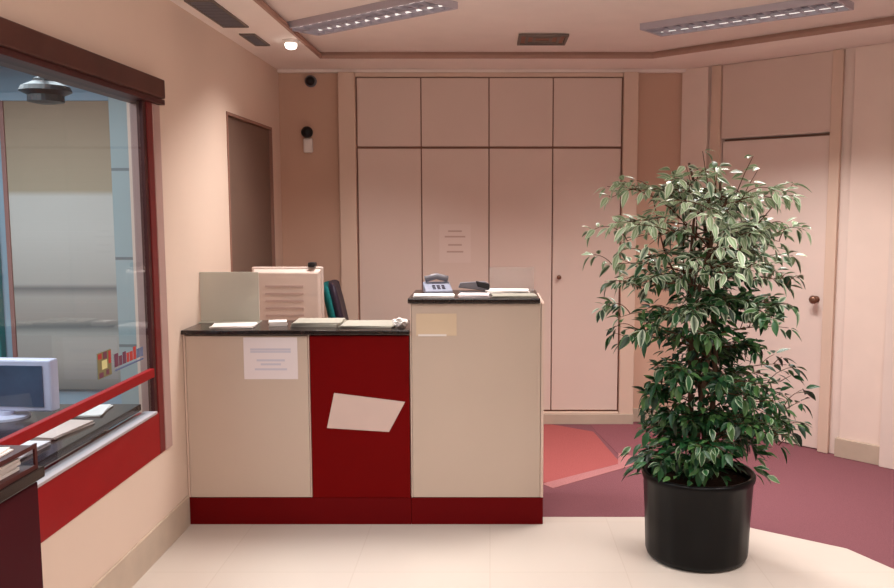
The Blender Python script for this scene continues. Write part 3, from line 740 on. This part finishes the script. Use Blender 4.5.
verts, faces, cols = [], [], []
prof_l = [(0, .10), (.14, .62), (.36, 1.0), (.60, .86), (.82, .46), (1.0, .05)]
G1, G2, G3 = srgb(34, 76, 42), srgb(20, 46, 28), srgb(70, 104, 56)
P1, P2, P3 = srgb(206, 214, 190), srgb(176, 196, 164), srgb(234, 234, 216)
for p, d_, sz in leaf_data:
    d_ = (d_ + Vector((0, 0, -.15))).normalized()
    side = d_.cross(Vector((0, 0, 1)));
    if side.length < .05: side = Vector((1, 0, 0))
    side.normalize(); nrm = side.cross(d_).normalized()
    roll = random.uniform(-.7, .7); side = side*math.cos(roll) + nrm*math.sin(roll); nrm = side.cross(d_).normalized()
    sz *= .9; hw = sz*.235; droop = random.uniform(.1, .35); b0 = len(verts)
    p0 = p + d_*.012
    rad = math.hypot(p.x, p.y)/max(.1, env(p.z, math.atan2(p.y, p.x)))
    pale = min(1, max(0, (p.z-.95)/.6))*.95 + .25*max(0, rad-.4) - .12 + random.uniform(-.25, .3) - (.25 if rad < .5 else 0)  # variegation, plus highlight on top and shade inside put into the colour
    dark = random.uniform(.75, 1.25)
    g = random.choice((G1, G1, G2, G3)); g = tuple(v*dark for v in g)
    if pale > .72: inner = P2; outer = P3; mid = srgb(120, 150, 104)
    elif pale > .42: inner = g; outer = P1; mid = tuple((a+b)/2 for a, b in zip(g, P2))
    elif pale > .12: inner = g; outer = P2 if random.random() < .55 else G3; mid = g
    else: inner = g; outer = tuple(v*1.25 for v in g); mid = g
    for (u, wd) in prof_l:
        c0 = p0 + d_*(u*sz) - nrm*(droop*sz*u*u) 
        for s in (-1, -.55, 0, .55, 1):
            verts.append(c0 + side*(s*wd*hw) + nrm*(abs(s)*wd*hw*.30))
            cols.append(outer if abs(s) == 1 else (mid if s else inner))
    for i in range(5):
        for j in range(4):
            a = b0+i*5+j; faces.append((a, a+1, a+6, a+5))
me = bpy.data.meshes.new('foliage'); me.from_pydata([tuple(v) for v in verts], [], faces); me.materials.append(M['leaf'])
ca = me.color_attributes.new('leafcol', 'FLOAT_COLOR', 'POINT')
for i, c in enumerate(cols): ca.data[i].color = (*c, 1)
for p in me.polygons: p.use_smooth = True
o = bpy.data.objects.new('foliage', me); col.objects.link(o); o.parent = t
print('leaves', len(leaf_data))

# ------------------------------------------------------------------ lights
def area(name, loc, size, sy, power, color, rot=(0,0,0), spread=PI):
    l = bpy.data.lights.new(name, 'AREA'); l.shape = 'RECTANGLE'; l.size = size; l.size_y = sy; l.energy = power; l.color = color; l.spread = spread
    o = bpy.data.objects.new(name, l); col.objects.link(o); o.location = loc; o.rotation_euler = rot; return o
W = (1.0, .972, .94)
area('lamp_desk', (-.66, 4.64, ZT-.045), 1.0, .22, 25, W, (0, 0, math.radians(-39)), math.radians(120))
area('lamp_plant', (1.34, 4.66, ZT-.045), 1.0, .22, 34, W, (0, 0, math.radians(-39)), math.radians(120))
area('fill_front_left', (-.2, 2.2, ZT-.02), 1.1, .5, 19, W, (0, 0, 0), math.radians(125))  # unseen fill added over the floor before the desk, no fitting
area('fill_front_right', (1.8, 2.6, ZT-.02), 1.1, .5, 27, W, (0, 0, 0), math.radians(125))  # unseen fill added to brighten the right wall
area('fill_behind', (.6, -.6, 2.0), 2.2, 1.0, 15, W, (math.radians(62), 0, 0), math.radians(150))  # fill added behind the camera, no fitting there
area('fill_side', (3.4, 1.2, 1.9), 1.0, 1.6, 12, W, (0, math.radians(70), 0), math.radians(150))  # fill in mid-air at the right, out of view, no fitting
area('ceiling_fill', (.6, 1.0, 1.3), 1.5, 1.5, 30, W, (PI, 0, 0), math.radians(170))  # upward lamp added to stand for bounced light on the ceiling
area('office_fill', (-3.0, 3.4, 2.55), 1.6, 3.4, 125, (.84, .94, 1.0))  # bluish lamp added under the office ceiling in place of daylight
sp = bpy.data.lights.new('spot_corner', 'SPOT'); sp.energy = 9; sp.color = (1, .9, .8); sp.spot_size = math.radians(80); sp.spot_blend = .8; sp.shadow_soft_size = .03
so = bpy.data.objects.new('spot_corner', sp); col.objects.link(so); so.location = (-1.175, 5.14, ZC-.07); so.rotation_euler = (0, math.radians(-18), 0)

wd = bpy.data.worlds.new('world'); bpy.context.scene.world = wd; wd.use_nodes = True
wd.node_tree.nodes['Background'].inputs[0].default_value = (.9, .85, .8, 1); wd.node_tree.nodes['Background'].inputs[1].default_value = .15

# ------------------------------------------------------------------ camera
cam = bpy.data.cameras.new('camera'); co = bpy.data.objects.new('camera', cam); col.objects.link(co)
cam.sensor_width = 36; cam.lens = 850/894*36; cam.shift_x = -43/894; cam.clip_start = .05
co.location = (0, 0, 1.6); co.rotation_euler = (PI/2 - math.atan(87/850), 0, 0)
bpy.context.scene.camera = co
bpy.context.scene.view_settings.view_transform = 'Standard'
bpy.context.scene.view_settings.look = 'None'
